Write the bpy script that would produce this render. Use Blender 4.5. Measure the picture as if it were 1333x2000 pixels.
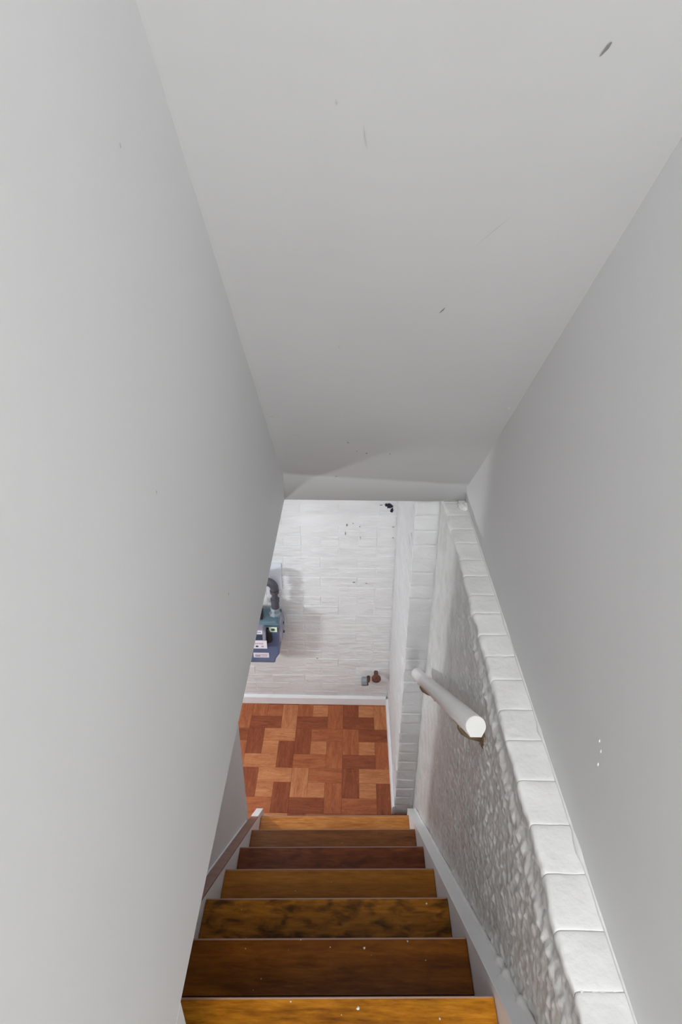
import bpy, bmesh, math, random
from mathutils import Vector, Matrix, noise

for o in list(bpy.data.objects):
    bpy.data.objects.remove(o, do_unlink=True)
S = bpy.context.scene
C = S.collection
random.seed(7)

# ------------------------------------------------------------------ camera
CAMZ = 2.9925
pitch, yaw, roll = 0.5085, -0.0154, -0.0054
f_px = 1226.43
cp, sp = math.cos(pitch), math.sin(pitch)
cy, sy = math.cos(yaw), math.sin(yaw)
F = Vector((sy*cp, cy*cp, -sp))
R = Vector((cy, -sy, 0))
D = F.cross(R)
R2 = math.cos(roll)*R + math.sin(roll)*D
D2 = -math.sin(roll)*R + math.cos(roll)*D
cam = bpy.data.cameras.new('camera')
cam.sensor_fit = 'HORIZONTAL'
cam.sensor_width = 36.0
cam.lens = 36.0*f_px/1333.0
cam.clip_start = 0.02
co = bpy.data.objects.new('camera', cam)
C.objects.link(co)
U = -D2
B = -F
co.matrix_world = Matrix(((R2.x, U.x, B.x, 0), (R2.y, U.y, B.y, 0), (R2.z, U.z, B.z, CAMZ), (0, 0, 0, 1)))
S.camera = co

# ------------------------------------------------------------------ world, lights, exposure
S.view_settings.view_transform = 'Standard'
S.view_settings.look = 'None'
S.view_settings.gamma = 1.0
S.view_settings.use_curve_mapping = False
S.view_settings.exposure = 0.0
w = bpy.data.worlds.new('world')
S.world = w
w.use_nodes = True
w.node_tree.nodes['Background'].inputs[0].default_value = (1.0, 1.0, 1.0, 1)
w.node_tree.nodes['Background'].inputs[1].default_value = 3.6

def area(name, loc, target, size, power, col=(1, 1, 1), shape='RECTANGLE', size_y=None, spread=180):
    l = bpy.data.lights.new(name, 'AREA')
    l.shape = shape
    l.size = size
    if size_y: l.size_y = size_y
    l.energy = power
    l.color = col
    l.spread = math.radians(spread)
    o = bpy.data.objects.new(name, l)
    C.objects.link(o)
    o.location = loc
    o.rotation_euler = (Vector(target)-Vector(loc)).to_track_quat('-Z', 'Y').to_euler()
    return o

# hall light upstairs, above and behind the viewer; plus an unseen distant fill added to lift the far walls
area('hall_light', (0.22, -1.3, 4.0), (-0.05, 1.2, 1.9), 0.8, 27)
area('far_wall_fill', (0.15, -4.5, 4.6), (0, 1.8, 2.2), 0.8, 10, spread=60)
# lamp standing in the basement, left of the stairs: throws the meter's shadow
pl = bpy.data.lights.new('basement_lamp', 'POINT')
pl.energy = 32
pl.color = (0.95, 0.985, 1.0)
pl.shadow_soft_size = 0.07
po = bpy.data.objects.new('basement_lamp', pl)
C.objects.link(po)
po.location = (-1.35, 1.98, 0.98)
# unseen fill lights added under the basement ceiling
area('basement_fill_light', (-0.75, 2.35, 1.86), (-0.55, 2.4, 0), 0.5, 1.5, (0.94, 0.98, 1.0))
area('basement_fill_light', (-0.9, 1.3, 1.8), (-0.1, 2.6, 0.0), 0.5, 2.0, (0.94, 0.98, 1.0))

# ------------------------------------------------------------------ helpers
def rgb(r, g, b):
    def l(c):
        c /= 255.0
        return c/12.92 if c <= 0.04045 else ((c+0.055)/1.055)**2.4
    return (l(r), l(g), l(b), 1)

class NT:
    def __init__(s, name):
        s.m = bpy.data.materials.new(name)
        s.m.use_nodes = True
        s.t = s.m.node_tree
        s.b = s.t.nodes['Principled BSDF']
    def n(s, typ, **kw):
        nd = s.t.nodes.new(typ)
        for k, v in kw.items():
            if k.startswith('i_'):
                k = k[2:]
                nd.inputs[int(k) if k.isdigit() else k.replace('_', ' ')].default_value = v
            else:
                setattr(nd, k, v)
        return nd
    def l(s, a, ao, b, bi):
        s.t.links.new(a.outputs[ao], b.inputs[bi])
    def ramp(s, src, out, stops):
        r = s.n('ShaderNodeValToRGB')
        e = r.color_ramp.elements
        while len(e) < len(stops): e.new(0.5)
        for q, (p, c) in zip(e, stops):
            q.position = p
            q.color = c
        s.l(src, out, r, 0)
        return r
    def coords(s, scale=(1, 1, 1), rand=0, src='Object'):
        tc = s.n('ShaderNodeTexCoord')
        mp = s.n('ShaderNodeMapping')
        mp.inputs['Scale'].default_value = scale
        if rand:
            oi = s.n('ShaderNodeObjectInfo')
            cb = s.n('ShaderNodeCombineXYZ')
            ml = s.n('ShaderNodeMath', operation='MULTIPLY')
            ml.inputs[1].default_value = rand
            s.l(oi, 'Random', ml, 0)
            s.l(ml, 0, cb, 0); s.l(ml, 0, cb, 1); s.l(ml, 0, cb, 2)
            ad = s.n('ShaderNodeVectorMath', operation='ADD')
            s.l(tc, src, ad, 0); s.l(cb, 0, ad, 1)
            s.l(ad, 0, mp, 0)
        else:
            s.l(tc, src, mp, 0)
        return mp
    def bump(s, src, out, strength, dist, prev=None):
        b = s.n('ShaderNodeBump')
        b.inputs['Strength'].default_value = strength
        b.inputs['Distance'].default_value = dist
        s.l(src, out, b, 'Height')
        if prev: s.l(prev, 0, b, 'Normal')
        else: s.l(b, 0, s.b, 'Normal')
        if prev: s.l(b, 0, s.b, 'Normal')
        return b

def paint(name, c1, c2, scale=4, rough=0.6, bs=60, bstr=0.25, bd=0.002, stretch=(1, 1, 1), rand=0, spec=0.4):
    t = NT(name)
    mp = t.coords(stretch, rand)
    n1 = t.n('ShaderNodeTexNoise', i_Scale=scale, i_Detail=5.0)
    t.l(mp, 0, n1, 'Vector')
    r = t.ramp(n1, 0, [(0.3, c1), (0.7, c2)])
    t.l(r, 0, t.b, 'Base Color')
    t.b.inputs['Roughness'].default_value = rough
    t.b.inputs['Specular IOR Level'].default_value = spec
    n2 = t.n('ShaderNodeTexNoise', i_Scale=bs, i_Detail=6.0)
    t.l(mp, 0, n2, 'Vector')
    t.bump(n2, 0, bstr, bd)
    return t.m

def plain(name, c, rough=0.5, metal=0.0, spec=0.5, bs=0, bstr=0.3):
    t = NT(name)
    t.b.inputs['Base Color'].default_value = c
    t.b.inputs['Roughness'].default_value = rough
    t.b.inputs['Metallic'].default_value = metal
    t.b.inputs['Specular IOR Level'].default_value = spec
    if bs:
        mp = t.coords()
        n2 = t.n('ShaderNodeTexNoise', i_Scale=bs, i_Detail=4.0)
        t.l(mp, 0, n2, 'Vector')
        t.bump(n2, 0, bstr, 0.002)
    return t.m

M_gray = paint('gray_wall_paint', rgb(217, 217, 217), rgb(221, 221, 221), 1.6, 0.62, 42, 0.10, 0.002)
M_ceil = paint('gray_ceiling_shaded', rgb(182, 182, 182), rgb(187, 187, 187), 2.2, 0.7, 30, 0.08, 0.002)  # same paint as the walls, with the ceiling's dimmer light put into the colour
M_white = paint('white_masonry_paint', rgb(214, 215, 216), rgb(225, 226, 227), 6, 0.55, 55, 0.55, 0.004, (1, 1, 2.2), 3.0)
M_wallb = paint('white_brick_wall_paint', rgb(214, 215, 216), rgb(224, 225, 226), 5, 0.55, 9, 0.9, 0.012, (1, 1, 3.2), 3.0)
M_block = paint('white_brick_paint', rgb(222, 222, 221), rgb(236, 236, 235), 9, 0.6, 70, 0.5, 0.003, (1, 1, 1), 5.0)
M_trim = paint('white_trim_paint', rgb(230, 231, 233), rgb(238, 239, 241), 8, 0.4, 40, 0.15, 0.001)
M_string = paint('stringer_paint', rgb(238, 236, 237), rgb(244, 241, 242), 8, 0.45, 40, 0.15, 0.001)

def rough_mat():
    t = NT('rough_plaster_paint')
    mp = t.coords((1, 1, 1))
    n1 = t.n('ShaderNodeTexNoise', i_Scale=14.0, i_Detail=6.0)
    t.l(mp, 0, n1, 'Vector')
    r = t.ramp(n1, 0, [(0.3, rgb(204, 204, 202)), (0.6, rgb(224, 224, 223))])
    t.l(r, 0, t.b, 'Base Color')
    t.b.inputs['Roughness'].default_value = 0.38
    t.b.inputs['Specular IOR Level'].default_value = 0.6
    n2 = t.n('ShaderNodeTexNoise', i_Scale=95.0, i_Detail=5.0)
    t.l(mp, 0, n2, 'Vector')
    t.bump(n2, 0, 0.5, 0.003)
    return t.m
M_rough = rough_mat()

def wood(name, dark, mid, light, rough=0.33, scale=1.0, mottle=0.0, rand=0, contrast=0.5, stretch=12.0, fleck=True):
    t = NT(name)
    mp = t.coords((1.6*scale, stretch*scale, stretch*scale), rand)
    n0 = t.n('ShaderNodeTexNoise', i_Scale=1.1, i_Detail=3.0, i_Distortion=1.2)
    t.l(mp, 0, n0, 'Vector')
    wv = t.n('ShaderNodeTexNoise', i_Scale=3.4, i_Detail=8.0, i_Roughness=0.68, i_Distortion=0.9)
    t.l(mp, 0, wv, 'Vector')
    fine = t.n('ShaderNodeTexNoise', i_Scale=11.0, i_Detail=6.0, i_Roughness=0.7)
    t.l(mp, 0, fine, 'Vector')
    mx = t.n('ShaderNodeMix', data_type='FLOAT')
    mx.inputs[0].default_value = 0.5
    t.l(n0, 0, mx, 2); t.l(wv, 0, mx, 3)
    mx2 = t.n('ShaderNodeMix', data_type='FLOAT')
    mx2.inputs[0].default_value = 0.36
    t.l(mx, 0, mx2, 2); t.l(fine, 0, mx2, 3)
    h = 0.12 + 0.1*(1-contrast)
    r = t.ramp(mx2, 0, [(0.5-h, dark), (0.5, mid), (0.5+h, light)])
    out = r
    if mottle:
        mp2 = t.coords((16, 34, 34), rand)
        nm = t.n('ShaderNodeTexNoise', i_Scale=1.0, i_Detail=6.0, i_Distortion=0.5)
        t.l(mp2, 0, nm, 'Vector')
        rm = t.ramp(nm, 0, [(0.44, (1, 1, 1, 1)), (0.66, (1-mottle, 1-mottle, 1-mottle*0.9, 1))])
        mm = t.n('ShaderNodeMix', data_type='RGBA', blend_type='MULTIPLY')
        mm.inputs[0].default_value = 1.0
        t.l(r, 0, mm, 6); t.l(rm, 0, mm, 7)
        t.l(mm, 2, t.b, 'Base Color')
    else:
        t.l(r, 0, t.b, 'Base Color')
    t.b.inputs['Roughness'].default_value = rough
    t.b.inputs['Specular IOR Level'].default_value = 0.22
    t.bump(fine, 0, 0.12, 0.001)
    return t.m

def link(o, parent=None):
    C.objects.link(o)
    if parent: o.parent = parent
    return o

def obj(name, bm, m, parent=None, smooth=False, loc=None):
    me = bpy.data.meshes.new(name)
    bmesh.ops.recalc_face_normals(bm, faces=bm.faces)
    bm.to_mesh(me)
    bm.free()
    me.materials.append(m)
    if smooth:
        for p in me.polygons: p.use_smooth = True
    o = bpy.data.objects.new(name, me)
    if loc: o.location = loc
    return link(o, parent)

def inst(name, me, loc, parent=None, rz=0, rot=None):
    o = bpy.data.objects.new(name, me)
    o.location = loc
    o.rotation_euler = rot if rot else (0, 0, rz)
    return link(o, parent)

def struct(name, bm, m, smooth=False):
    o = obj(name, bm, m, smooth=smooth)
    o['kind'] = 'structure'
    return o

def tag(o, label, cat, group=None):
    o['label'] = label
    o['category'] = cat
    if group: o['group'] = group
    return o

def empty(name, loc, label, cat):
    o = bpy.data.objects.new(name, None)
    o.location = loc
    o.empty_display_size = 0.05
    C.objects.link(o)
    return tag(o, label, cat)

def box(bm, x0, x1, y0, y1, z0, z1, bev=0, seg=1, fn=None):
    vs = []
    for z in (z0, z1):
        for (x, y) in ((x0, y0), (x1, y0), (x1, y1), (x0, y1)):
            vs.append(bm.verts.new((x, y, z)))
    fs = [(3, 2, 1, 0), (4, 5, 6, 7), (0, 1, 5, 4), (1, 2, 6, 5), (2, 3, 7, 6), (3, 0, 4, 7)]
    F_ = [bm.faces.new([vs[i] for i in f]) for f in fs]
    if bev:
        es = list({e for f in F_ for e in f.edges})
        bmesh.ops.bevel(bm, geom=es, offset=bev, segments=seg, affect='EDGES', profile=0.6)
    return vs

def BM(): return bmesh.new()

def prism(bm, poly, axis, a, b, bev=0):
    """poly in the two other axes, extruded along axis from a to b"""
    def P(q, t):
        if axis == 'x': return (t, q[0], q[1])
        if axis == 'y': return (q[0], t, q[1])
        return (q[0], q[1], t)
    va = [bm.verts.new(P(q, a)) for q in poly]
    vb = [bm.verts.new(P(q, b)) for q in poly]
    fs = [bm.faces.new(va), bm.faces.new(vb[::-1])]
    n = len(poly)
    for i in range(n):
        fs.append(bm.faces.new((va[i], va[(i+1) % n], vb[(i+1) % n], vb[i])))
    bmesh.ops.recalc_face_normals(bm, faces=fs)
    if bev:
        es = list({e for f in fs for e in f.edges})
        bmesh.ops.bevel(bm, geom=es, offset=bev, segments=2, affect='EDGES', profile=0.6)

def tube(bm, pts, rads, seg=14, cap=True):
    """swept round tube along pts with a radius per point"""
    pts = [Vector(p) for p in pts]
    rings = []
    prevx = None
    for i, p in enumerate(pts):
        if i == 0: d = pts[1]-p
        elif i == len(pts)-1: d = p-pts[i-1]
        else: d = (pts[i+1]-p).normalized()+(p-pts[i-1]).normalized()
        if d.length < 1e-9: d = pts[min(i+1, len(pts)-1)]-pts[max(i-1, 0)]
        d.normalize()
        if prevx is None:
            a = Vector((0, 0, 1)) if abs(d.z) < 0.9 else Vector((1, 0, 0))
            x = d.cross(a).normalized()
        else:
            x = (prevx-d*prevx.dot(d)).normalized()
        prevx = x
        y = d.cross(x)
        r = rads[i] if isinstance(rads, (list, tuple)) else rads
        rings.append([bm.verts.new(p+r*(math.cos(2*math.pi*k/seg)*x+math.sin(2*math.pi*k/seg)*y)) for k in range(seg)])
    for a, b in zip(rings, rings[1:]):
        for k in range(seg):
            bm.faces.new((a[k], a[(k+1) % seg], b[(k+1) % seg], b[k]))
    if cap:
        bm.faces.new(rings[0][::-1])
        bm.faces.new(rings[-1])

def stepped(bm, base, axis, prof, seg=20):
    """lathe-like: prof = [(dist, radius)...] along straight axis; keeps hard steps"""
    base, axis = Vector(base), Vector(axis).normalized()
    a = Vector((0, 0, 1)) if abs(axis.z) < 0.9 else Vector((1, 0, 0))
    x = axis.cross(a).normalized()
    y = axis.cross(x)
    rings = []
    for d, r in prof:
        rings.append([bm.verts.new(base+axis*d+r*(math.cos(2*math.pi*k/seg)*x+math.sin(2*math.pi*k/seg)*y)) for k in range(seg)])
    for p, q in zip(rings, rings[1:]):
        for k in range(seg):
            bm.faces.new((p[k], p[(k+1) % seg], q[(k+1) % seg], q[k]))
    bm.faces.new(rings[0][::-1])
    bm.faces.new(rings[-1])

def fbm(v, o=5):
    return noise.fractal(v, 1.0, 2.0, o, noise_basis='PERLIN_ORIGINAL')

# ------------------------------------------------------------------ dimensions (metres, floor at z=0)
XL, XR = -0.4125, 0.3075          # stair treads
Y0, RUN, RISE = 1.9584, 0.2193, 0.2160
XLL = -0.4525                      # lower left wall
XLU = -0.2394                      # upper left wall
XRL = 0.350                        # rough lower right wall
XRU = 0.4225                       # upper right wall
ZL = 1.911                         # ledge height / underside of the upper walls
YC = 2.0283                        # foot of the sloped ceiling
YLE = 1.8544                       # end of the lower left wall
YB = 2.8853                        # back wall
YP = 2.1173                        # pillar face
XW = 0.2555                        # pillar side
YBK = -1.5                         # behind the viewer
SL = RISE/RUN

# ------------------------------------------------------------------ structure
# upper left wall: wide drywall face with slight waviness
def wavy_wall(x, ya, yb, za, zb, sgn, thick, extra=None, amp=0.0016):
    bm = BM()
    ny, nz = 60, 50
    g = []
    for i in range(ny+1):
        row = []
        for j in range(nz+1):
            y = ya+(yb-ya)*i/ny
            z = za+(zb-za)*j/nz
            e = min(1.0, (ny-i)/4.0)
            d = amp*e*fbm(Vector((y*1.3, z*1.3, x*9)), 3)
            row.append(bm.verts.new((x+sgn*d, y, z)))
        g.append(row)
    for i in range(ny):
        for j in range(nz):
            bm.faces.new((g[i][j], g[i+1][j], g[i+1][j+1], g[i][j+1]))
    xo = x-sgn*thick
    cs = [bm.verts.new((xo, y, z)) for (y, z) in ((ya, za), (yb, za), (yb, zb), (ya, zb))]
    bm.faces.new(cs)
    bm.faces.new([g[i][0] for i in range(ny+1)]+[cs[1], cs[0]])
    bm.faces.new([g[i][nz] for i in range(ny, -1, -1)]+[cs[3], cs[2]])
    bm.faces.new([g[ny][j] for j in range(nz+1)]+[cs[2], cs[1]])
    bm.faces.new([g[0][j] for j in range(nz, -1, -1)]+[cs[0], cs[3]])
    if extra: extra(bm)
    return bm

TOPZ = 4.75
wl = struct('wall_left', wavy_wall(XLU, YBK, YC, ZL, TOPZ, 1, 0.213,
            lambda bm: box(bm, XLL, XLU, YBK, 0.452, 1.513, ZL-0.0005)), M_gray, smooth=False)
bm = BM(); box(bm, XLL, XLU, YBK, 0.385, 0, 1.5125)
struct('wall_left_foot', bm, M_gray)
wr = struct('wall_right', wavy_wall(XRU, YBK, YC+0.09, ZL, TOPZ, -1, 0.2), M_gray)
bm = BM(); box(bm, XLL-0.11, XLL, 0.455, YLE, 0, ZL-0.001, 0.004, 2)
struct('wall_left_lower', bm, M_gray)

# sloped ceiling: foot slightly lower on the right
def ceiling():
    bm = BM()
    n = 40; m = 14
    g = []
    top_run = 3.2
    for i in range(n+1):
        row = []
        for j in range(m+1):
            u = j/m
            x = XLU+(XRU-XLU)*u
            zc = 2.000+(1.966-2.000)*u
            t = top_run*(i/n)**1.25
            y = YC-0.004-t
            # rounded cove where the slope turns into the short vertical end
            z = zc+t*SL
            z += 0.012*math.exp(-t/0.07)
            z += 0.0022*fbm(Vector((x*2.2, y*1.6, 3.1)), 3)
            row.append(bm.verts.new((x, y, z)))
        g.append(row)
    # front (vertical) end down to ledge height
    low = []
    for j in range(m+1):
        u = j/m
        x = XLU+(XRU-XLU)*u
        low.append(bm.verts.new((x, YC, ZL+(0.006*max(0, (u-0.80)/0.2)))))
    for j in range(m):
        bm.faces.new((low[j], low[j+1], g[0][j+1], g[0][j]))
    for i in range(n):
        for j in range(m):
            bm.faces.new((g[i][j], g[i][j+1], g[i+1][j+1], g[i+1][j]))
    # body behind
    for f in bm.faces: f.smooth = True
    t0 = bm.verts.new((XLU, YC+0.09, ZL)); t1 = bm.verts.new((XRU, YC+0.09, ZL))
    h0 = bm.verts.new((XLU, YC+0.09, TOPZ+0.5)); h1 = bm.verts.new((XRU, YC+0.09, TOPZ+0.5))
    bm.faces.new([low[j] for j in range(m, -1, -1)]+[t0, t1])
    bm.faces.new((t0, t1, h1, h0))
    bm.faces.new([g[n][j] for j in range(m+1)]+[h1, h0])
    return bm
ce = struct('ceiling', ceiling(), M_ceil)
# basement ceiling beyond the stair opening and to the left
bm = BM()
box(bm, -2.6, 1.0, YC+0.0905, YB+0.15, ZL, ZL+0.08)
box(bm, -2.6, XLL-0.0005, 0.0, YC+0.0900, ZL, ZL+0.08)
cb = struct('ceiling', bm, M_trim)

# floor slab
bm = BM(); box(bm, -2.7, 1.0, YBK, YB+0.15, -0.1, -0.003)
M_slab = plain('floor_slab', rgb(96, 58, 38), 0.6)
fl = struct('floor', bm, M_slab)

# far basement walls (out of sight, close the room)
bm = BM(); box(bm, -2.7, -2.6, 0, YB+0.15, 0, ZL); struct('wall_side', bm, M_trim)
bm = BM(); box(bm, -2.6, XLL-0.112, -0.1, 0, 0, ZL); struct('wall_front', bm, M_trim)

# ---- back wall: mortar bed and separate painted bricks
bm = BM(); box(bm, -2.6, XW+0.2, YB+0.0006, YB+0.15, 0, ZL-0.001)
wb = struct('wall_back', bm, M_white)

def brick_mesh(name, L, H, T, bev, seed, amp, mat=None, cuts=3):
    bm = BM()
    box(bm, -L/2, L/2, 0, T, -H/2, H/2)
    for f in list(bm.faces): pass
    bmesh.ops.bevel(bm, geom=list(bm.edges), offset=bev, segments=1, affect='EDGES')
    for v in bm.verts:
        d = noise.noise_vector(v.co*14+Vector((seed*5.1, seed*3.3, 0)))
        v.co += d*amp
    me = bpy.data.meshes.new(name)
    bmesh.ops.recalc_face_normals(bm, faces=bm.faces)
    bm.to_mesh(me); bm.free()
    me.materials.append(mat or M_white)
    return me
CH = 0.0665
full = [brick_mesh('brick', 0.2035, CH-0.001, 0.05, 0.0035, s, 0.0015, M_wallb) for s in range(4)]
half = [brick_mesh('brick', 0.1005, CH-0.001, 0.05, 0.0035, s+9, 0.0015, M_wallb) for s in range(2)]
nb = 0
row = 0
z = 0.035+CH/2
while z+CH/2 < ZL:
    header = (row % 6 == 5)
    x = XW-0.003-(0.0 if row % 2 else 0.103)
    if row % 2 == 0:
        inst('brick', random.choice(half), (XW-0.053, YB-random.uniform(-0.0010, 0.0012), z), wb, random.uniform(-.004, .004))
        nb += 1
    while x > -0.72:
        if header:
            inst('brick', random.choice(half), (x-0.0505, YB-random.uniform(-0.0010, 0.0012), z), wb, random.uniform(-.006, .006))
            x -= 0.102
        else:
            inst('brick', random.choice(full), (x-0.102, YB-random.uniform(-0.0010, 0.0012), z), wb, random.uniform(-.004, .004))
            x -= 0.2045
        nb += 1
    z += CH
    row += 1

# ---- pillar (chimney breast) to the right: core plus corner bricks
bm = BM(); box(bm, XW+0.0008, 1.0, YP+0.0008, YB-0.0005+0.0045, 0, ZL-0.001)
wp = struct('wall_pillar', bm, M_white)
def quoin(L, s):
    bm = BM()
    box(bm, 0, 0.0905, 0, L, -CH/2+0.0006, CH/2-0.0006)
    bmesh.ops.bevel(bm, geom=list(bm.edges), offset=0.002, segments=1, affect='EDGES')
    bmesh.ops.subdivide_edges(bm, edges=[e for e in bm.edges if e.calc_length() > 0.03], cuts=6, use_grid_fill=True)
    for v in bm.verts:
        v.co += noise.noise_vector(v.co*26+Vector((s*5.1, s*3.3, 0)))*0.0028+noise.noise_vector(v.co*70+Vector((s, 0, 0)))*0.0014
    me = bpy.data.meshes.new('brick')
    bmesh.ops.recalc_face_normals(bm, faces=bm.faces)
    bm.to_mesh(me); bm.free(); me.materials.append(M_white)
    for p in me.polygons: p.use_smooth = True
    return me
ql = [quoin(0.2, s) for s in range(3)]
qs = [quoin(0.098, s+5) for s in range(3)]
z = CH/2+0.004; row = 0
while z+CH/2 < ZL+0.01:
    jx = random.uniform(-0.002, 0.003)
    lean = 0.010*max(0, (0.9-z))/0.9      # widens a touch towards the foot
    inst('brick', random.choice(ql if row % 2 else qs), (XW+jx*0.6-0.001, YP+random.uniform(-0.002, 0.002), z), wp)
    y = YP+(0.2 if row % 2 else 0.098)+0.003
    while y < YB-0.03:
        L = 0.2 if y+0.2 < YB-0.02 else None
        if L: inst('brick', random.choice(ql), (XW+random.uniform(0, 0.003), y, z), wp)
        elif y+0.098 < YB+0.005: inst('brick', random.choice(qs), (XW+random.uniform(0, 0.003), y, z), wp)
        y += 0.203
    z += CH; row += 1

# ---- rough plastered lower right wall with its ledge of header bricks
def rough_wall():
    bm = BM()
    ya, yb_, za, zb = 0.15, YP+0.004, 0.0, ZL-0.021
    ny, nz = 460, 430
    g = []
    for i in range(ny+1):
        y = ya+(yb_-ya)*i/ny
        row = []
        for j in range(nz+1):
            z = za+(zb-za)*j/nz
            up = min(1, max(0, (z-0.5)/0.9))
            near = min(1, max(0, (1.75-y)/0.7))
            a = 0.35+0.65*near*(0.35+0.65*up)
            v = Vector((y, z, 0.3))
            d = 0.0035*fbm(v*5, 3)
            nn = fbm(Vector((y*52, z*66, 1.0)), 5)
            d += a*0.0052*nn
            d += a*0.0032*max(0, noise.noise(Vector((y*78, z*104, 7))))**0.8
            # mortar squeezed out below the ledge: ridge with a groove above it
            zr = 1.815+0.012*fbm(Vector((y*4, 2.2, 5)), 3)+0.05*max(0, (y-0.95))
            s = 0.017
            d += 0.010*near*(0.6+0.5*noise.noise(Vector((y*9, 0, 3))))*math.exp(-((z-zr)/s)**2)
            zr2 = zr-0.055+0.01*noise.noise(Vector((y*7, 4, 3)))
            d += 0.005*near*max(0, noise.noise(Vector((y*5, 1, 8)))+0.3)*math.exp(-((z-zr2)/0.013)**2)
            if z > zr: d -= 0.004*near*min(1, (z-zr)/0.02)
            row.append(bm.verts.new((XRL+0.001-d, y, z)))
        g.append(row)
    for i in range(ny):
        for j in range(nz):
            f = bm.faces.new((g[i][j], g[i+1][j], g[i+1][j+1], g[i][j+1]))
            f.smooth = True
    return bm
rwm = rough_wall()
box(rwm, XRL+0.035, 1.0, YBK, YP-0.0005+0.0045, 0, ZL-0.066)
rw = struct('wall_right_lower', rwm, M_rough)
joints = [0.10, 0.195, 0.29, 0.385, 0.479, 0.564, 0.657, 0.75, 0.846, 0.947, 1.033, 1.128, 1.21, 1.291, 1.381, 1.465, 1.56, 1.649, 1.745, 1.835, 1.93, 2.022, 2.1145]
def ledge_brick(y0, y1, s, off, dz):
    """front edge and top swept along the ledge; uneven, painted over, dipping slightly at each joint"""
    bm = BM()
    sec = [(0.034, -0.064), (0.032, -0.034), (0.010, -0.028), (0.003, -0.023), (0.0, -0.017), (0.0, -0.010), (0.0012, -0.005), (0.0035, -0.0018), (0.008, -0.0004)]
    sec += [(0.008+0.0075*k, 0.0) for k in range(1, 11)] + [(0.16, 0.0)]
    ys = [y0+0.0003, y0+0.0022, y0+0.005]
    n = 12
    ys += [y0+0.009+(y1-y0-0.018)*k/n for k in range(n+1)]
    ys += [y1-0.005, y1-0.0022, y1-0.0003]
    rings = []
    for y in ys:
        e = min(y-y0, y1-y)
        dip = max(0.0, 1-e/0.006)
        row = []
        for x, z in sec:
            k = 1.0 if x < 0.066 else 0.0
            q = noise.noise_vector(Vector((x*16, y*15, z*20)))
            q2 = noise.noise_vector(Vector((x*60, y*60, z*60)))
            f = 1.0 if x < 0.012 else 0.0
            row.append(bm.verts.new((x+(q.x*0.0065+q2.x*0.0022)*k+dip*0.0012*f, y-y0,
                                     z+(q.z*0.0018+q2.z*0.0007)*k*min(1, (z+0.064)/0.03)-dip*0.0013*(1-0.5*abs(q2.y)))))
        row.append(bm.verts.new((0.16, y-y0, -0.064)))
        rings.append(row)
    for a, b in zip(rings, rings[1:]):
        for k in range(len(a)):
            f = bm.faces.new((a[k], a[(k+1) % len(a)], b[(k+1) % len(a)], b[k]))
            f.smooth = True
    bm.faces.new(rings[0]); bm.faces.new(rings[-1][::-1])
    return obj('brick', bm, M_block, rw, loc=(XRL-0.006+off, y0, ZL-0.0005+dz))
for i, (a, b) in enumerate(zip(joints, joints[1:])):
    ledge_brick(a, b, 0, random.uniform(-0.0005, 0.0005), random.uniform(-0.0006, 0.0))
# paint skin filling the joints between header bricks
bm = BM(); box(bm, XRL+0.006, XRU+0.05, 0.09, YP+0.001, ZL-0.020, ZL-0.0028)
obj('mortar_bed', bm, M_block, rw)
# caulk and plaster lip where the upper wall meets the ledge
bm = BM()
pts = []; rad = []
for i in range(90):
    y = 0.12+(YC-0.14)*i/89
    pts.append((XRU+0.0015+0.0015*noise.noise(Vector((y*8, 0, 0))), y, ZL+0.0005))
    rad.append(0.0045+0.0028*noise.noise(Vector((y*14, 5, 0)))+(0.004 if abs(y-0.70) < 0.018 or abs(y-0.97) < 0.012 else 0))
tube(bm, pts, rad, 10)
obj('plaster_lip', bm, M_block, wr, smooth=True)
# lump of plaster at the top far end of the ledge
bm = BM()
bmesh.ops.create_icosphere(bm, subdivisions=4, radius=1)
for v in bm.verts:
    n_ = fbm(v.co*1.8, 4)
    v.co = Vector((v.co.x*0.020, v.co.y*0.035, v.co.z*0.007))*(1+0.35*n_)
obj('plaster_lump', bm, M_block, rw, smooth=True, loc=(XRU-0.012, YC-0.03, ZL+0.002))

# ---- baseboards
bm = BM()
prism(bm, [(YB+0.003, 0), (YB-0.016, 0), (YB-0.016, 0.052), (YB-0.009, 0.062), (YB+0.003, 0.064)], 'x', -2.55, XW-0.012, 0.0012)
o = struct('baseboard_back', bm, M_trim)
bm = BM()
prism(bm, [(XW+0.002, 0), (XW-0.013, 0), (XW-0.013, 0.050), (XW-0.007, 0.060), (XW+0.002, 0.062)], 'y', YP-0.002, YB-0.017, 0.0012)
struct('baseboard_right', bm, M_trim)

# ---- parquet: twelve-inch pinwheel tiles, every block its own piece
G = 0.0943
def pq(name, d, m, l):
    return wood(name, d, m, l, rough=0.42, scale=3.0, rand=9.0, contrast=0.35, stretch=9.0)
PD = pq('parquet_dark', rgb(98, 46, 28), rgb(136, 72, 46), rgb(166, 98, 62))
PM = pq('parquet_mid', rgb(122, 62, 38), rgb(162, 92, 58), rgb(190, 120, 80))
PLt = pq('parquet_light', rgb(142, 78, 48), rgb(182, 116, 76), rgb(212, 150, 106))
def pmesh(L, Wd, mat):
    bm = BM(); g = 0.0004
    box(bm, -L/2+g, L/2-g, -Wd/2+g, Wd/2-g, -0.003, 0, 0.0004)
    me = bpy.data.meshes.new('parquet_block'); bmesh.ops.recalc_face_normals(bm, faces=bm.faces)
    bm.to_mesh(me); bm.free(); me.materials.append(mat); return me
PP = {k: pmesh(2*G, G, m) for k, m in (('d', PD), ('m', PM), ('l', PLt))}
PQ = {k: pmesh(G, G, m) for k, m in (('d', PD), ('m', PM), ('l', PLt))}
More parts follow.
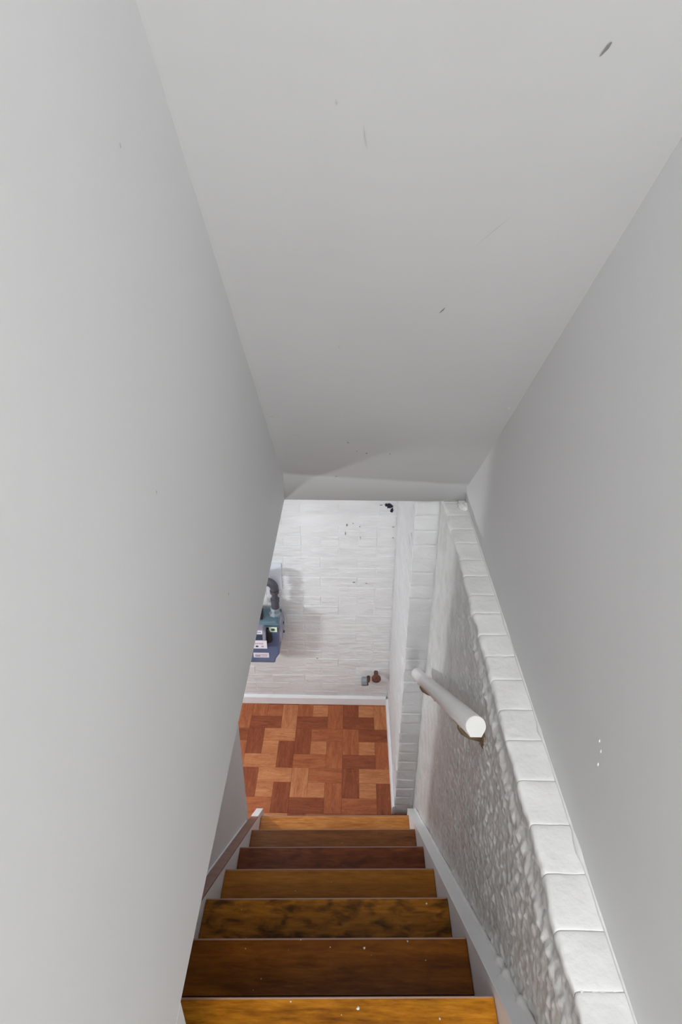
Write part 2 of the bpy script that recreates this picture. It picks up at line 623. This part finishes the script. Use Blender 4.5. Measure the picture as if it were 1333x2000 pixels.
known = {  # (column, row): left, top, centre, right, bottom
    (0, 0): 'dlldl', (1, 0): 'dmlmm', (2, 0): 'mdlmd',
    (0, 1): 'dlldm', (1, 1): 'lmlmd', (2, 1): 'dlldm', (-1, 0): 'mdlml', (-1, 1): 'dmldd',
    (0, -1): 'mdmld', (1, -1): 'mdlmd', (2, -1): 'dmlld', (0, 2): 'mldmd', (1, 2): 'dmldl', (2, 2): 'mdlmm'}
tx0, ty0 = -0.588, 2.675
for cx in range(-3, 3):
    for r in range(-1, 3):
        code = known.get((cx, r)) or ''.join(random.choice('dml') if k != 2 else 'l' for k in range(5))
        bx_ = tx0+cx*3*G; by_ = ty0-r*3*G
        for k, (dx, dy, rz, sq) in enumerate(((0.5, 1, 1, 0), (2, 0.5, 0, 0), (1.5, 1.5, 0, 1), (2.5, 2, 1, 0), (1, 2.5, 0, 0))):
            X, Y = bx_+dx*G, by_-dy*G
            half_x = G/2 if (rz or sq) else G
            half_y = G if rz else G/2
            if Y-half_y > YB or X-half_x > XW: continue
            if X > -0.41 and Y+half_y < 1.7: continue
            inst('parquet_block', (PQ if sq else PP)[code[k]], (X, Y, 0), fl, math.pi/2 if rz else 0)
# strip of floor between the last riser and the pillar
bm = BM(); box(bm, 0.262, XRL+0.02, 1.90, YP+0.004, -0.003, -0.0002)
obj('floor_patch', bm, PD, fl)

# ------------------------------------------------------------------ staircase
st = empty('staircase', (-0.05, 1.2, 0), 'steep wooden staircase with dark glossy treads running down between the walls', 'staircase')
def skew(bm):
    for v in bm.verts:
        u = (XR-v.co.x)/(XR-XL)
        v.co.y -= 0.0159*u
        v.co.z -= 0.004*u
OFF = Vector((0.05, -1.2, 0))
def sobj(name, bm, m, parent, smooth=False, own=None):
    """stairs' meshes are modelled in world coordinates; own = origin of the piece"""
    own = Vector(own) if own else Vector((0, 0, 0))
    for v in bm.verts: v.co -= own
    o = obj(name, bm, m, parent, smooth)
    if parent == st: o.location = own+OFF
    else: o.location = own-(parent.location-OFF)
    return o
tones = [
    ('oak_orange_tan', rgb(132, 74, 30), rgb(184, 116, 56), rgb(214, 148, 82), 0, None),
    ('red_brown_dark', rgb(84, 44, 20), rgb(126, 76, 38), rgb(152, 98, 54), 0, None),
    ('red_brown_warm', rgb(70, 32, 16), rgb(112, 56, 26), rgb(136, 76, 36), 0.35, None),
    ('brown_plain', rgb(104, 60, 16), rgb(148, 92, 26), rgb(176, 114, 40), 0, None),
    ('brown_mottled', rgb(96, 54, 12), rgb(150, 94, 24), rgb(184, 120, 38), 0.72, 1),
    ('brown_deep', rgb(78, 38, 4), rgb(116, 64, 10), rgb(146, 88, 18), 0.2, 2),
    ('amber_grain', rgb(104, 56, 6), rgb(172, 108, 20), rgb(212, 142, 40), 0.2, 1),
]
M_edge = plain('worn_nosing_highlight', rgb(150, 118, 104), 0.4)  # worn edge colour, lightened to carry the highlight on the nosing
M_fleck = plain('paint_fleck', rgb(225, 222, 215), 0.6)
M_riser = wood('riser_wood', rgb(60, 34, 18), rgb(84, 48, 26), rgb(100, 60, 34))
M_deep2 = wood('brown_deep_board', rgb(52, 26, 8), rgb(72, 36, 10), rgb(92, 50, 16), mottle=0.2)
M_mott2 = wood('mottled_board', rgb(56, 30, 12), rgb(100, 58, 20), rgb(140, 90, 40), mottle=0.75)
treads = []
for k, (nm, d, m_, l_, mot, joint) in enumerate(tones):
    mat = wood(nm, d, m_, l_, mottle=mot, contrast=0.9 if nm in ('amber_grain', 'oak_orange_tan') else 0.5,
               scale=1.0, rand=4.0)
    yn, zt = Y0-RUN*k, RISE*(k+1)
    ya = yn-RUN-0.03
    ysp = yn-0.125 if joint else ya
    bm = BM(); box(bm, XL+0.001, XR-0.001, ysp+(0.0006 if joint else 0), yn, zt-0.028, zt, 0.003, 2); skew(bm)
    t = sobj('tread', bm, mat, st, own=(-0.05, yn-0.1, zt))
    treads.append(t)
    if joint:
        bm = BM(); box(bm, XL+0.001, XR-0.001, ya, ysp-0.0006, zt-0.028, zt-0.0004, 0.0012, 1); skew(bm)
        sobj('back_board', bm, M_deep2 if joint == 2 else (M_mott2 if k == 4 else mat), t, own=(0.3, yn-0.2, zt))
    # worn rounded nosing, its edge highlight painted in as a pale line
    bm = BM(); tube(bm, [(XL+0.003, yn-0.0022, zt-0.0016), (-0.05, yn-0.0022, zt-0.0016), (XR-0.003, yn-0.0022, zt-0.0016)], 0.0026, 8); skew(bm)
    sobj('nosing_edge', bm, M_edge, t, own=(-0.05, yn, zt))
    zb_ = zt-0.028
    bm = BM(); box(bm, XL+0.001, XR-0.001, yn-0.048, yn-0.030, zb_-(RISE-0.028), zb_-0.0003); skew(bm)
    sobj('riser', bm, M_riser, st, own=(-0.05, yn-0.04, zb_-0.09))
# paint specks on the treads
fl_pts = [(6, .03, .616, 4), (6, -.106, .625, 2), (6, .192, .601, 2), (5, .051, .833, 3.2), (5, -.034, .833, 1.5), (5, .159, .85, 2.5),
          (5, -.108, .849, 1.8), (5, .2, .808, 1.5), (5, -.196, .761, 1.5), (5, -.243, .826, 1.3), (4, .242, 1.062, 3), (6, -.003, .604, 1.3)]
for k in range(7):
    for _ in range(5):
        fl_pts.append((k, random.uniform(-.38, .28), Y0-RUN*k-random.uniform(.01, .2), random.uniform(.4, 1.1)))
by_t = {}
for k, x, y, r in fl_pts: by_t.setdefault(k, []).append((x, y, r*0.001))
for k, L in by_t.items():
    bm = BM()
    zt = RISE*(k+1)
    for x, y, r in L:
        u = (XR-x)/(XR-XL)
        n_ = 7
        c = Vector((x, y, zt-0.004*u))
        ring = [bm.verts.new(c+Vector((r*math.cos(a)*random.uniform(.5, 1.2), r*math.sin(a)*random.uniform(.5, 1.2), 0))) for a in [2*math.pi*i/n_ for i in range(n_)]]
        top = bm.verts.new(c+Vector((0, 0, r*0.5)))
        for i in range(n_): bm.faces.new((ring[i], ring[(i+1) % n_], top))
    o = sobj('paint_flecks', bm, M_fleck, treads[k], own=(-0.05, Y0-RUN*k, zt))
    o['kind'] = 'stuff'

# stringers (white boards) with their top edges
def stringer(xa, xb, h, yend, label_m, name='stringer', ys=0.40):
    bm = BM()
    def top(y): return RISE+h+(Y0-y)*SL
    dep = 0.40
    low_y = yend
    poly = [(ys, top(ys)), (low_y, top(low_y)), (low_y, 0.002), (Y0-0.26, 0.002), (ys, top(ys)-dep)]
    prism(bm, poly, 'x', xa, xb, 0.0015)
    return bm
o = sobj('stringer', stringer(XL-0.032, XL, 0.0085-0.012, 2.012, None, ys=0.456), M_string, st, own=(XL, 1.2, 0.8))
o = sobj('stringer', stringer(XR, XR+0.036, 0.0247, 2.012, None), M_string, st, own=(XR, 1.2, 0.8))
# brown cap on the left stringer, its lowest end painted white, and a white bead against the wall
M_cap = wood('stringer_cap_wood', rgb(112, 84, 76), rgb(146, 112, 102), rgb(168, 134, 122), rough=0.4)
def cap(ya, yb_, xa, xb, m, name, h0=-0.0035, th=0.010):
    def top(y): return RISE+h0+(Y0-y)*SL
    bm = BM()
    prism(bm, [(ya, top(ya)), (yb_, top(yb_)), (yb_, top(yb_)+th), (ya, top(ya)+th)], 'x', xa, xb, 0.0015)
    return sobj(name, bm, m, st, own=((xa+xb)/2, (ya+yb_)/2, top((ya+yb_)/2)))
cap(0.46, 1.873, XL-0.033, XL+0.001, M_cap, 'stringer_cap')
c2 = cap(1.874, 2.013, XL-0.033, XL+0.001, M_trim, 'stringer_cap')
c2['label'] = 'white painted lower end of the brown stringer cap'
cap(0.46, 1.8, XLL+0.001, XL-0.0335, M_trim, 'caulk_bead', h0=0.002, th=0.010)
# white cap along right stringer
cap(0.40, 2.016, XR-0.001, XR+0.037, M_trim, 'stringer_cap', h0=0.0247-0.002, th=0.004)
# lumpy caulk between right stringer and rough wall
bm = BM()
for part in range(1):
    pts = []; rad = []
    for i in range(150):
        y = 0.4+(2.02-0.4)*i/149
        z = RISE+0.0247+(Y0-y)*SL
        big = 0.006 if (abs(y-0.735) < 0.012 or abs(y-0.69) < 0.010 or abs(y-0.6) < 0.008) else 0
        pts.append((XR+0.038+0.001*noise.noise(Vector((y*20, 0, 0))), y, z+0.001))
        rad.append(0.0062+0.0035*noise.noise(Vector((y*26, 3, 0)))+0.002*noise.noise(Vector((y*70, 9, 0)))+big)
    tube(bm, pts, rad, 10)
obj('caulk_bead', bm, M_block, rw, smooth=True)

# debris at the foot of the pillar
M_dirt = paint('brown_dirt', rgb(70, 44, 34), rgb(130, 88, 66), 60, 0.9, 120, 0.8, 0.004)
bm = BM()
rnd = random.Random(3)
for i in range(60):
    x = rnd.uniform(XW+0.012, XRL-0.01); y = rnd.uniform(YP-0.075, YP-0.006); r = rnd.uniform(0.003, 0.009)
    res = bmesh.ops.create_icosphere(bm, subdivisions=1, radius=r)
    for v in res['verts']:
        v.co = Vector((v.co.x*rnd.uniform(.8, 1.4), v.co.y, v.co.z*0.7))+Vector((x, y, r*0.45))
o = obj('plaster_debris', bm, M_dirt)
tag(o, 'small heap of brown crumbled debris at the foot of the white pillar', 'debris')
o['kind'] = 'stuff'

# ------------------------------------------------------------------ handrail
hr = empty('handrail', (0.28, 1.42, 1.56), 'short white rounded wooden handrail fixed to the rough right wall', 'handrail')
A = Vector((0.282, 0.972, 1.918))
Bq = Vector((0.290, 1.965, 1.128))
ax = (Bq-A).normalized()
side = Vector((1, 0, 0)); side = (side-ax*side.dot(ax)).normalized()
upv = side.cross(ax)
if upv.z < 0: upv = -upv
def rail_profile():
    pr = []
    r = 0.0225
    for k in range(17):
        a = math.radians(-38+256*k/16)
        pr.append((r*math.cos(a), r*math.sin(a)+0.002))
    pr.append((-0.012, -0.0215)); pr.append((0.012, -0.0215))
    return pr
bm = BM()
pr = rail_profile()
rings = []
for t, s in ((0, 0.93), (0.0025, 1), (0.5, 1), (0.9975*1, 1), (1, 0.93)):
    c = A.lerp(Bq, t)
    rings.append([bm.verts.new(c+side*x*s+upv*y*s-hr.location) for x, y in pr])
for a, b in zip(rings, rings[1:]):
    n_ = len(pr)
    for k in range(n_): 
        f = bm.faces.new((a[k], a[(k+1) % n_], b[(k+1) % n_], b[k])); f.smooth = True
bm.faces.new(rings[0]); bm.faces.new(rings[-1][::-1])
M_rail = paint('rail_paint', rgb(234, 232, 231), rgb(242, 240, 239), 10, 0.35, 60, 0.12, 0.001)
M_endp = plain('rail_end_paint', rgb(204, 204, 202), 0.7)
rail = obj('rail', bm, M_rail, hr)
# pale sawn end
bm = BM()
v1 = [bm.verts.new(A-ax*0.0006+side*x*0.92+upv*y*0.92-hr.location) for x, y in pr]
v2 = [bm.verts.new(A+ax*0.001+side*x*0.92+upv*y*0.92-hr.location) for x, y in pr]
bm.faces.new(v1[::-1]); bm.faces.new(v2)
for k in range(len(pr)): bm.faces.new((v1[k], v1[(k+1) % len(pr)], v2[(k+1) % len(pr)], v2[k]))
o = obj('end_face', bm, M_endp, hr); o['label'] = 'bright white cut end of the rail'
M_brass = plain('bracket_metal', rgb(150, 130, 104), 0.45, 0.7)
M_chrome = plain('screw_metal', rgb(200, 198, 194), 0.2, 1.0)
for t in (0.17, 0.88):
    c = A.lerp(Bq, t)-upv*0.022
    base = c-hr.location
    bm = BM()
    # saddle strap under the rail
    for (s0, s1, o0, o1) in ((-0.011, 0.011, -0.032, 0.032),):
        q = []
        for dz in (0, -0.003):
            for a_, b_ in ((s0, o0), (s1, o0), (s1, o1), (s0, o1)):
                q.append(bm.verts.new(base+side*a_+ax*b_+upv*dz))
        for f in ((0, 1, 2, 3), (7, 6, 5, 4), (0, 4, 5, 1), (1, 5, 6, 2), (2, 6, 7, 3), (3, 7, 4, 0)):
            bm.faces.new([q[i] for i in f])
    br = obj('bracket', bm, M_brass, hr)
    bm = BM()
    wx = XRL-0.006-c.x
    wall = base+Vector((wx, 0.0, -0.062))
    tube(bm, [base+Vector((0, 0, -0.002)), base+Vector((0.002, 0, -0.022)), base+Vector((0.012, 0, -0.040)), base+Vector((0.03, 0, -0.053)), wall], [0.006, 0.006, 0.0062, 0.0065, 0.008], 10)
    obj('bracket_arm', bm, M_brass, br, smooth=True)
    bm = BM(); stepped(bm, wall+Vector((0.006, 0, 0)), (-1, 0, 0), [(0, 0.024), (0.003, 0.024), (0.006, 0.018), (0.008, 0.010)], 18)
    obj('wall_plate', bm, M_brass, br)
    for s_ in (-0.026, 0.026):
        bm = BM(); stepped(bm, base+ax*s_-upv*0.0028, -upv, [(0, 0.0045), (0.002, 0.004), (0.003, 0.002)], 10)
        obj('screw', bm, M_chrome, br)
    for s_ in (-0.015, 0.015):
        bm = BM(); stepped(bm, wall+Vector((0.002, 0, s_)), (-1, 0, 0), [(0, 0.004), (0.004, 0.004), (0.0055, 0.002)], 10)
        obj('screw', bm, M_chrome, br)

# ------------------------------------------------------------------ gas meter on the back wall
gm = empty('gas_meter', (-0.486, YB, 0.657), 'blue-gray gas meter with white stickers and dark pipe on white brick wall', 'gas meter')
M_blue = paint('meter_blue_paint', rgb(84, 96, 128), rgb(104, 116, 146), 12, 0.45, 90, 0.1, 0.001)
M_teal = paint('meter_teal_paint', rgb(84, 108, 122), rgb(104, 128, 140), 14, 0.5, 90, 0.1, 0.001)
M_gray2 = paint('meter_side_gray', rgb(132, 130, 148), rgb(150, 150, 164), 14, 0.5, 90, 0.1, 0.001)
M_galv = plain('galvanized_pipe', rgb(150, 160, 168), 0.45, 0.5, bs=80)
M_dark = plain('dark_pipe_paint', rgb(88, 88, 96), 0.5, 0.3, bs=60)
M_black = plain('black_plastic', rgb(34, 36, 40), 0.4)
M_glass = plain('index_window', rgb(58, 72, 90), 0.15)
M_stick = plain('sticker_white', rgb(232, 230, 240), 0.5)
M_stick2 = plain('sticker_cream', rgb(232, 240, 226), 0.5)
M_pink = plain('sticker_print_pink', rgb(196, 160, 176), 0.6)
M_ink = plain('sticker_print_dark', rgb(78, 76, 92), 0.6)
M_green = plain('sticker_print_green', rgb(84, 128, 84), 0.6)
M_rust = paint('rusty_iron', rgb(88, 52, 42), rgb(122, 82, 66), 60, 0.8, 120, 0.6, 0.003)
M_brassy = paint('brass_fitting', rgb(150, 104, 70), rgb(184, 140, 100), 40, 0.5, 90, 0.3, 0.001)
g0 = Vector((-0.50, YB, 0.50))   # local frame: x right, y into wall, z up
def gobj(name, bm, m, parent=gm, smooth=False): 
    return obj(name, bm, m, parent, smooth)
# lower case: deep pan with chamfered bottom corners
bm = BM()
W2 = 0.100
prism(bm, [(-W2, 0.055), (-W2, -0.105), (-W2+0.026, -0.148), (-W2+0.026, -0.170), (W2-0.026, -0.170), (W2-0.026, -0.148), (W2, -0.105), (W2, 0.055)], 'y', -0.175, -0.045, 0.010)
body = gobj('lower_case', bm, M_blue, smooth=False)
bm = BM()
prism(bm, [(-W2-0.006, 0.050), (-W2-0.006, -0.03), (-W2+0.01, -0.075), (W2-0.01, -0.075), (W2+0.012, -0.03), (W2+0.012, 0.050)], 'y', -0.122, -0.098, 0.004)
gobj('flange', bm, M_gray2)
# side gray diaphragm cover on the right with two bolts
bm = BM()
prism(bm, [(0.050, 0.115), (0.115, 0.110), (0.122, 0.08), (0.120, -0.005), (0.095, -0.05), (0.072, -0.055), (0.045, 0.03)], 'y', -0.165, -0.06, 0.006)
sc = gobj('side_cover', bm, M_gray2)
for zz in (0.075, 0.012):
    bm = BM(); stepped(bm, (0.119, -0.115, zz), (1, 0, 0), [(0, 0.008), (0.006, 0.008), (0.008, 0.005)], 6)
    gobj('bolt', bm, M_black, sc)
# upper housing (teal) with rounded shoulders and ribs
bm = BM()
prism(bm, [(-W2-0.004, 0.045), (W2+0.004, 0.045), (W2+0.006, 0.106), (W2-0.01, 0.122), (-W2+0.01, 0.122), (-W2-0.006, 0.106)], 'y', -0.170, -0.040, 0.010)
uh = gobj('upper_housing', bm, M_teal)
for zz in (0.108, 0.090):
    bm = BM(); box(bm, -W2-0.008, W2+0.008, -0.176, -0.036, zz-0.003, zz+0.003, 0.002)
    gobj('rib', bm, M_teal, uh)
# index box with window
bm = BM()
prism(bm, [(-0.068, -0.030), (0.034, -0.030), (0.036, 0.085), (0.020, 0.108), (-0.056, 0.108), (-0.072, 0.085)], 'y', -0.215, -0.165, 0.006)
ib = gobj('index_box', bm, M_gray2)
bm = BM(); box(bm, -0.062, 0.016, -0.2175, -0.2140, 0.034, 0.070, 0.001)
gobj('index_window', bm, M_glass, ib)
bm = BM()
prism(bm, [(0.032, 0.088), (0.048, 0.082), (0.062, 0.045), (0.066, 0.005), (0.034, -0.005)], 'y', -0.200, -0.168, 0.003)
gobj('dark_cover', bm, M_black, ib)
# stickers with faint print
def sticker(x0, x1, z0, z1, y, m, lines, parent, name='sticker'):
    bm = BM(); box(bm, x0, x1, y-0.0012, y, z0, z1)
    s_ = gobj(name, bm, m, parent)
    for (a, b, c, d, mm) in lines:
        bm = BM(); box(bm, x0+(x1-x0)*a, x0+(x1-x0)*b, y-0.0018, y-0.0010, z0+(z1-z0)*c, z0+(z1-z0)*d)
        bb = gobj('print', bm, mm, parent)
    return s_
sticker(-0.058, 0.018, 0.076, 0.100, -0.2145, M_stick, [(0.1, 0.9, 0.42, 0.56, M_ink)], ib)
sticker(-0.066, 0.039, -0.026, 0.030, -0.2165, M_stick,
        [(0.12+0.09*i, 0.18+0.09*i, 0.55, 0.72, M_pink) for i in range(8)]+[(0.12, 0.24, 0.18, 0.36, M_ink), (0.40, 0.54, 0.18, 0.38, M_ink), (0.70, 0.82, 0.18, 0.38, M_pink)], ib)
sticker(-0.048, 0.040, -0.128, -0.094, -0.1755, M_stick, [(0.1, 0.9, 0.55, 0.7, M_pink), (0.1, 0.45, 0.25, 0.4, M_ink), (0.5, 0.9, 0.25, 0.4, M_pink)], body)
sticker(0.050, 0.094, 0.060, 0.094, -0.178, M_stick2, [(0.30, 0.70, 0.25, 0.75, M_green), (0.22, 0.78, 0.45, 0.56, M_ink)], uh)
# right outlet: galvanised swivel, dark coupling, pipe, elbow turning left and into the left-hand valve
px_, py_ = 0.080, -0.095
bm = BM(); stepped(bm, (px_-0.004, py_, 0.095), (0, 0, 1), [(0, 0.034), (0.018, 0.036), (0.032, 0.034), (0.038, 0.024), (0.048, 0.022), (0.054, 0.027), (0.064, 0.025), (0.07, 0.018)], 8)
gobj('swivel_nut', bm, M_galv)
bm = BM(); stepped(bm, (px_, py_, 0.160), (0, 0, 1), [(0, 0.016), (0.006, 0.022), (0.048, 0.022), (0.050, 0.025), (0.066, 0.025), (0.068, 0.017), (0.120, 0.017)], 20)
gobj('pipe', bm, M_dark)
bm = BM()
zc = 0.298
arc = []
for i in range(9):
    a = math.pi/2*i/8
    arc.append((px_-0.042+0.042*math.cos(a), py_, zc+0.042*math.sin(a)))
tube(bm, [(px_, py_, zc-0.025)]+arc+[(px_-0.070, py_, zc+0.042)], [0.022]+[0.0235]*9+[0.022], 18)
el = gobj('elbow', bm, M_dark, smooth=True)
bm = BM(); stepped(bm, (px_, py_, zc-0.030), (0, 0, 1), [(0, 0.0255), (0.016, 0.0255)], 18); gobj('elbow_collar', bm, M_dark, el)
bm = BM(); stepped(bm, (px_-0.066, py_, zc+0.042), (-1, 0, 0), [(0, 0.025), (0.016, 0.025), (0.018, 0.018), (0.06, 0.017)], 18); gobj('elbow_collar', bm, M_dark, el)
# left inlet with brass coloured fitting
bm = BM(); stepped(bm, (-0.030, -0.105, 0.112), (0, 0, 1), [(0, 0.022), (0.03, 0.024), (0.032, 0.034), (0.062, 0.034), (0.064, 0.02), (0.22, 0.02)], 8)
gobj('inlet_fitting', bm, M_brassy)
bm = BM(); box(bm, 0.000, 0.012, -0.15, -0.1, 0.112, 0.165, 0.002); gobj('bracket_strap', bm, M_black)
bm = BM(); box(bm, -0.06, 0.112, -0.006, 0.0, 0.225, 0.40, 0.001); gobj('wall_plate', bm, plain('pale_plate', rgb(214, 218, 228), 0.5))
# wall spacer holding the case
bm = BM(); box(bm, -0.05, 0.05, -0.046, 0.0, -0.04, 0.08, 0.003); gobj('wall_bracket', bm, M_dark)

# ------------------------------------------------------------------ two capped pipe stubs low on the back wall
o = empty('pipe_stub', (0.175, YB, 0.268), 'rusty brown round-capped pipe stub low on the back wall beside the pillar', 'pipe')
bm = BM(); stepped(bm, (0, 0.0, 0), (0.0, -1, 0), [(0, 0.013), (0.050, 0.013)], 16); obj('pipe', bm, M_rust, o)
bm = BM(); stepped(bm, (0, -0.048, 0), (0.0, -1, 0), [(0, 0.024), (0.006, 0.028), (0.018, 0.028), (0.022, 0.020)], 18); c_ = obj('cap', bm, M_rust, o)
bm = BM(); box(bm, -0.006, 0.006, -0.080, -0.071, -0.006, 0.006, 0.001); obj('cap_nub', bm, M_rust, c_)
bm = BM(); stepped(bm, (0, 0.002, 0), (0.0, -1, 0), [(0, 0.026), (0.005, 0.023)], 18); obj('plaster_collar', bm, M_white, o)
o = empty('pipe_plug', (0.130, YB, 0.225), 'gray hex pipe plug with rusty collar, left of the rusty pipe stub', 'pipe')
bm = BM(); tube(bm, [(0.0, 0, 0), (0.0, -0.025, 0), (-0.002, -0.036, 0), (-0.010, -0.040, 0), (-0.018, -0.040, 0)], 0.011, 12); obj('elbow', bm, M_rust, o, smooth=True)
bm = BM(); stepped(bm, (-0.001, -0.040, 0), (-1, 0, 0), [(0, 0.024), (0.010, 0.024), (0.011, 0.02)], 14); obj('collar', bm, M_rust, o)
bm = BM(); stepped(bm, (-0.010, -0.040, 0), (-1, 0, 0), [(0, 0.025), (0.002, 0.027), (0.030, 0.027), (0.034, 0.021)], 8); obj('hex_cap', bm, M_galv, o)

# ------------------------------------------------------------------ scuffs, holes, chips
M_scuff = plain('scuff_gray', rgb(118, 116, 114), 0.8)
M_scuffl = plain('scuff_light', rgb(178, 177, 175), 0.8)
M_hole = plain('hole_dark', rgb(34, 30, 52), 0.9)
M_chip = plain('chip_gray', rgb(120, 120, 118), 0.9)
def splat(name, c, u, v, n, lu, lv, m, parent, seed=0, th=0.0006):
    """ragged thin flake centred at c, spanned by u, v"""
    r_ = random.Random(seed)
    bm = BM()
    c = Vector(c); u = Vector(u).normalized(); v = Vector(v).normalized(); nv = Vector(n).normalized()
    k = 11
    ring = [bm.verts.new(c+u*lu*math.cos(a)*r_.uniform(.55, 1.1)+v*lv*math.sin(a)*r_.uniform(.55, 1.1)+nv*0.0001) for a in [2*math.pi*i/k for i in range(k)]]
    t = bm.verts.new(c+nv*th)
    for i in range(k): bm.faces.new((ring[i], ring[(i+1) % k], t))
    return obj(name, bm, m, parent)
cd = Vector((0, -RUN, RISE)).normalized()
cn = Vector((0, -RISE, -RUN)).normalized()
def cpt(x, y):
    u = (x-XLU)/(XRU-XLU)
    z = 2.000-0.034*u+(YC-0.004-y)*SL+0.0022*fbm(Vector((x*2.2, y*1.6, 3.1)), 3)
    return Vector((x, y, z))+cn*0.0012
X = Vector((1, 0, 0))
for i, (x, y, lx, ly, tilt, m) in enumerate([
        (0.282, 0.874, .0022, .010, .4, M_scuff), (0.015, 0.974, .0012, .020, -.15, M_scuffl), (0.174, 1.247, .0016, .012, .4, M_scuff),
        (-0.027, 1.36, .0018, .006, 0, M_scuffl), (-0.023, .938, .002, .004, 0, M_scuffl), (-.007, 1.752, .0025, .005, -.3, M_scuff),
        (.051, 1.809, .003, .006, .3, M_scuff), (.02, 1.8, .0025, .004, 0, M_scuff), (.124, 1.804, .0025, .006, 0, M_scuff),
        (-.048, 1.983, .005, .004, .5, M_scuff), (-.219, 1.64, .008, .003, 0, M_scuffl), (-.16, 1.727, .014, .002, .3, M_scuffl), 
        (.221, 1.09, .0004, .045, .55, M_scuffl), (.405, 1.539, .004, .003, 0, M_fleck)]):
    uu = X*math.cos(tilt)-cd*math.sin(tilt)
    vv = cd*math.cos(tilt)+X*math.sin(tilt)
    splat('scuff_mark', cpt(x, y), uu, vv, cn, lx, ly, m, ce, i)
# paint drips on the right wall
for i, (y, z, r) in enumerate(((0.737, 2.151, .0022), (0.724, 2.141, .0022), (0.721, 2.113, .0026), (0.714, 2.416, .0011))):
    bm = BM()
    bmesh.ops.create_icosphere(bm, subdivisions=2, radius=1)
    for v in bm.verts: v.co = Vector((XRU+0.0004+v.co.x*r*0.9, y+v.co.y*r*0.8+v.co.z*0.0005, z+v.co.z*r*1.6))
    obj('paint_drip', bm, M_gray, wr, smooth=True)
for i, (y, z, r) in enumerate(((0.734, 3.006, .0024), (0.682, 2.637, .002), (1.004, 2.244, .004))):
    splat('scuff_mark', (XLU+0.0018, y, z), (0, 1, 0), (0, 0, 1), (1, 0, 0), r, r*1.4, M_scuffl, wl, 40+i)
# dark hole and chips in the brick near the top of the back wall
NB = (0, -1, 0)
for i, (x, z, a, b, m) in enumerate([(0.208, 1.425, .020, .020, M_hole), (0.222, 1.400, .012, .018, M_hole), (0.193, 1.430, .010, .012, M_hole),
        (-0.013, 1.307, .0045, .010, M_chip), (.02, 1.317, .003, .004, M_chip), (.056, 1.298, .004, .004, M_chip), (-.02, 1.255, .003, .012, M_chip),
        (.06, 1.228, .002, .012, M_chip), (.233, 1.298, .008, .003, M_chip), (.236, 1.231, .004, .004, M_chip), (.031, .935, .010, .004, M_chip),
        (-.184, .371, .006, .004, M_chip), (-.17, .60, .003, .003, M_chip), (.165, 1.43, .01, .003, M_chip), (0.10, .93, .004, .003, M_chip)]):
    splat('chip_mark', (x, YB-0.0030, z), (1, 0, 0), (0, 0, 1), NB, a, b, m, wb, 70+i, th=0.0015)
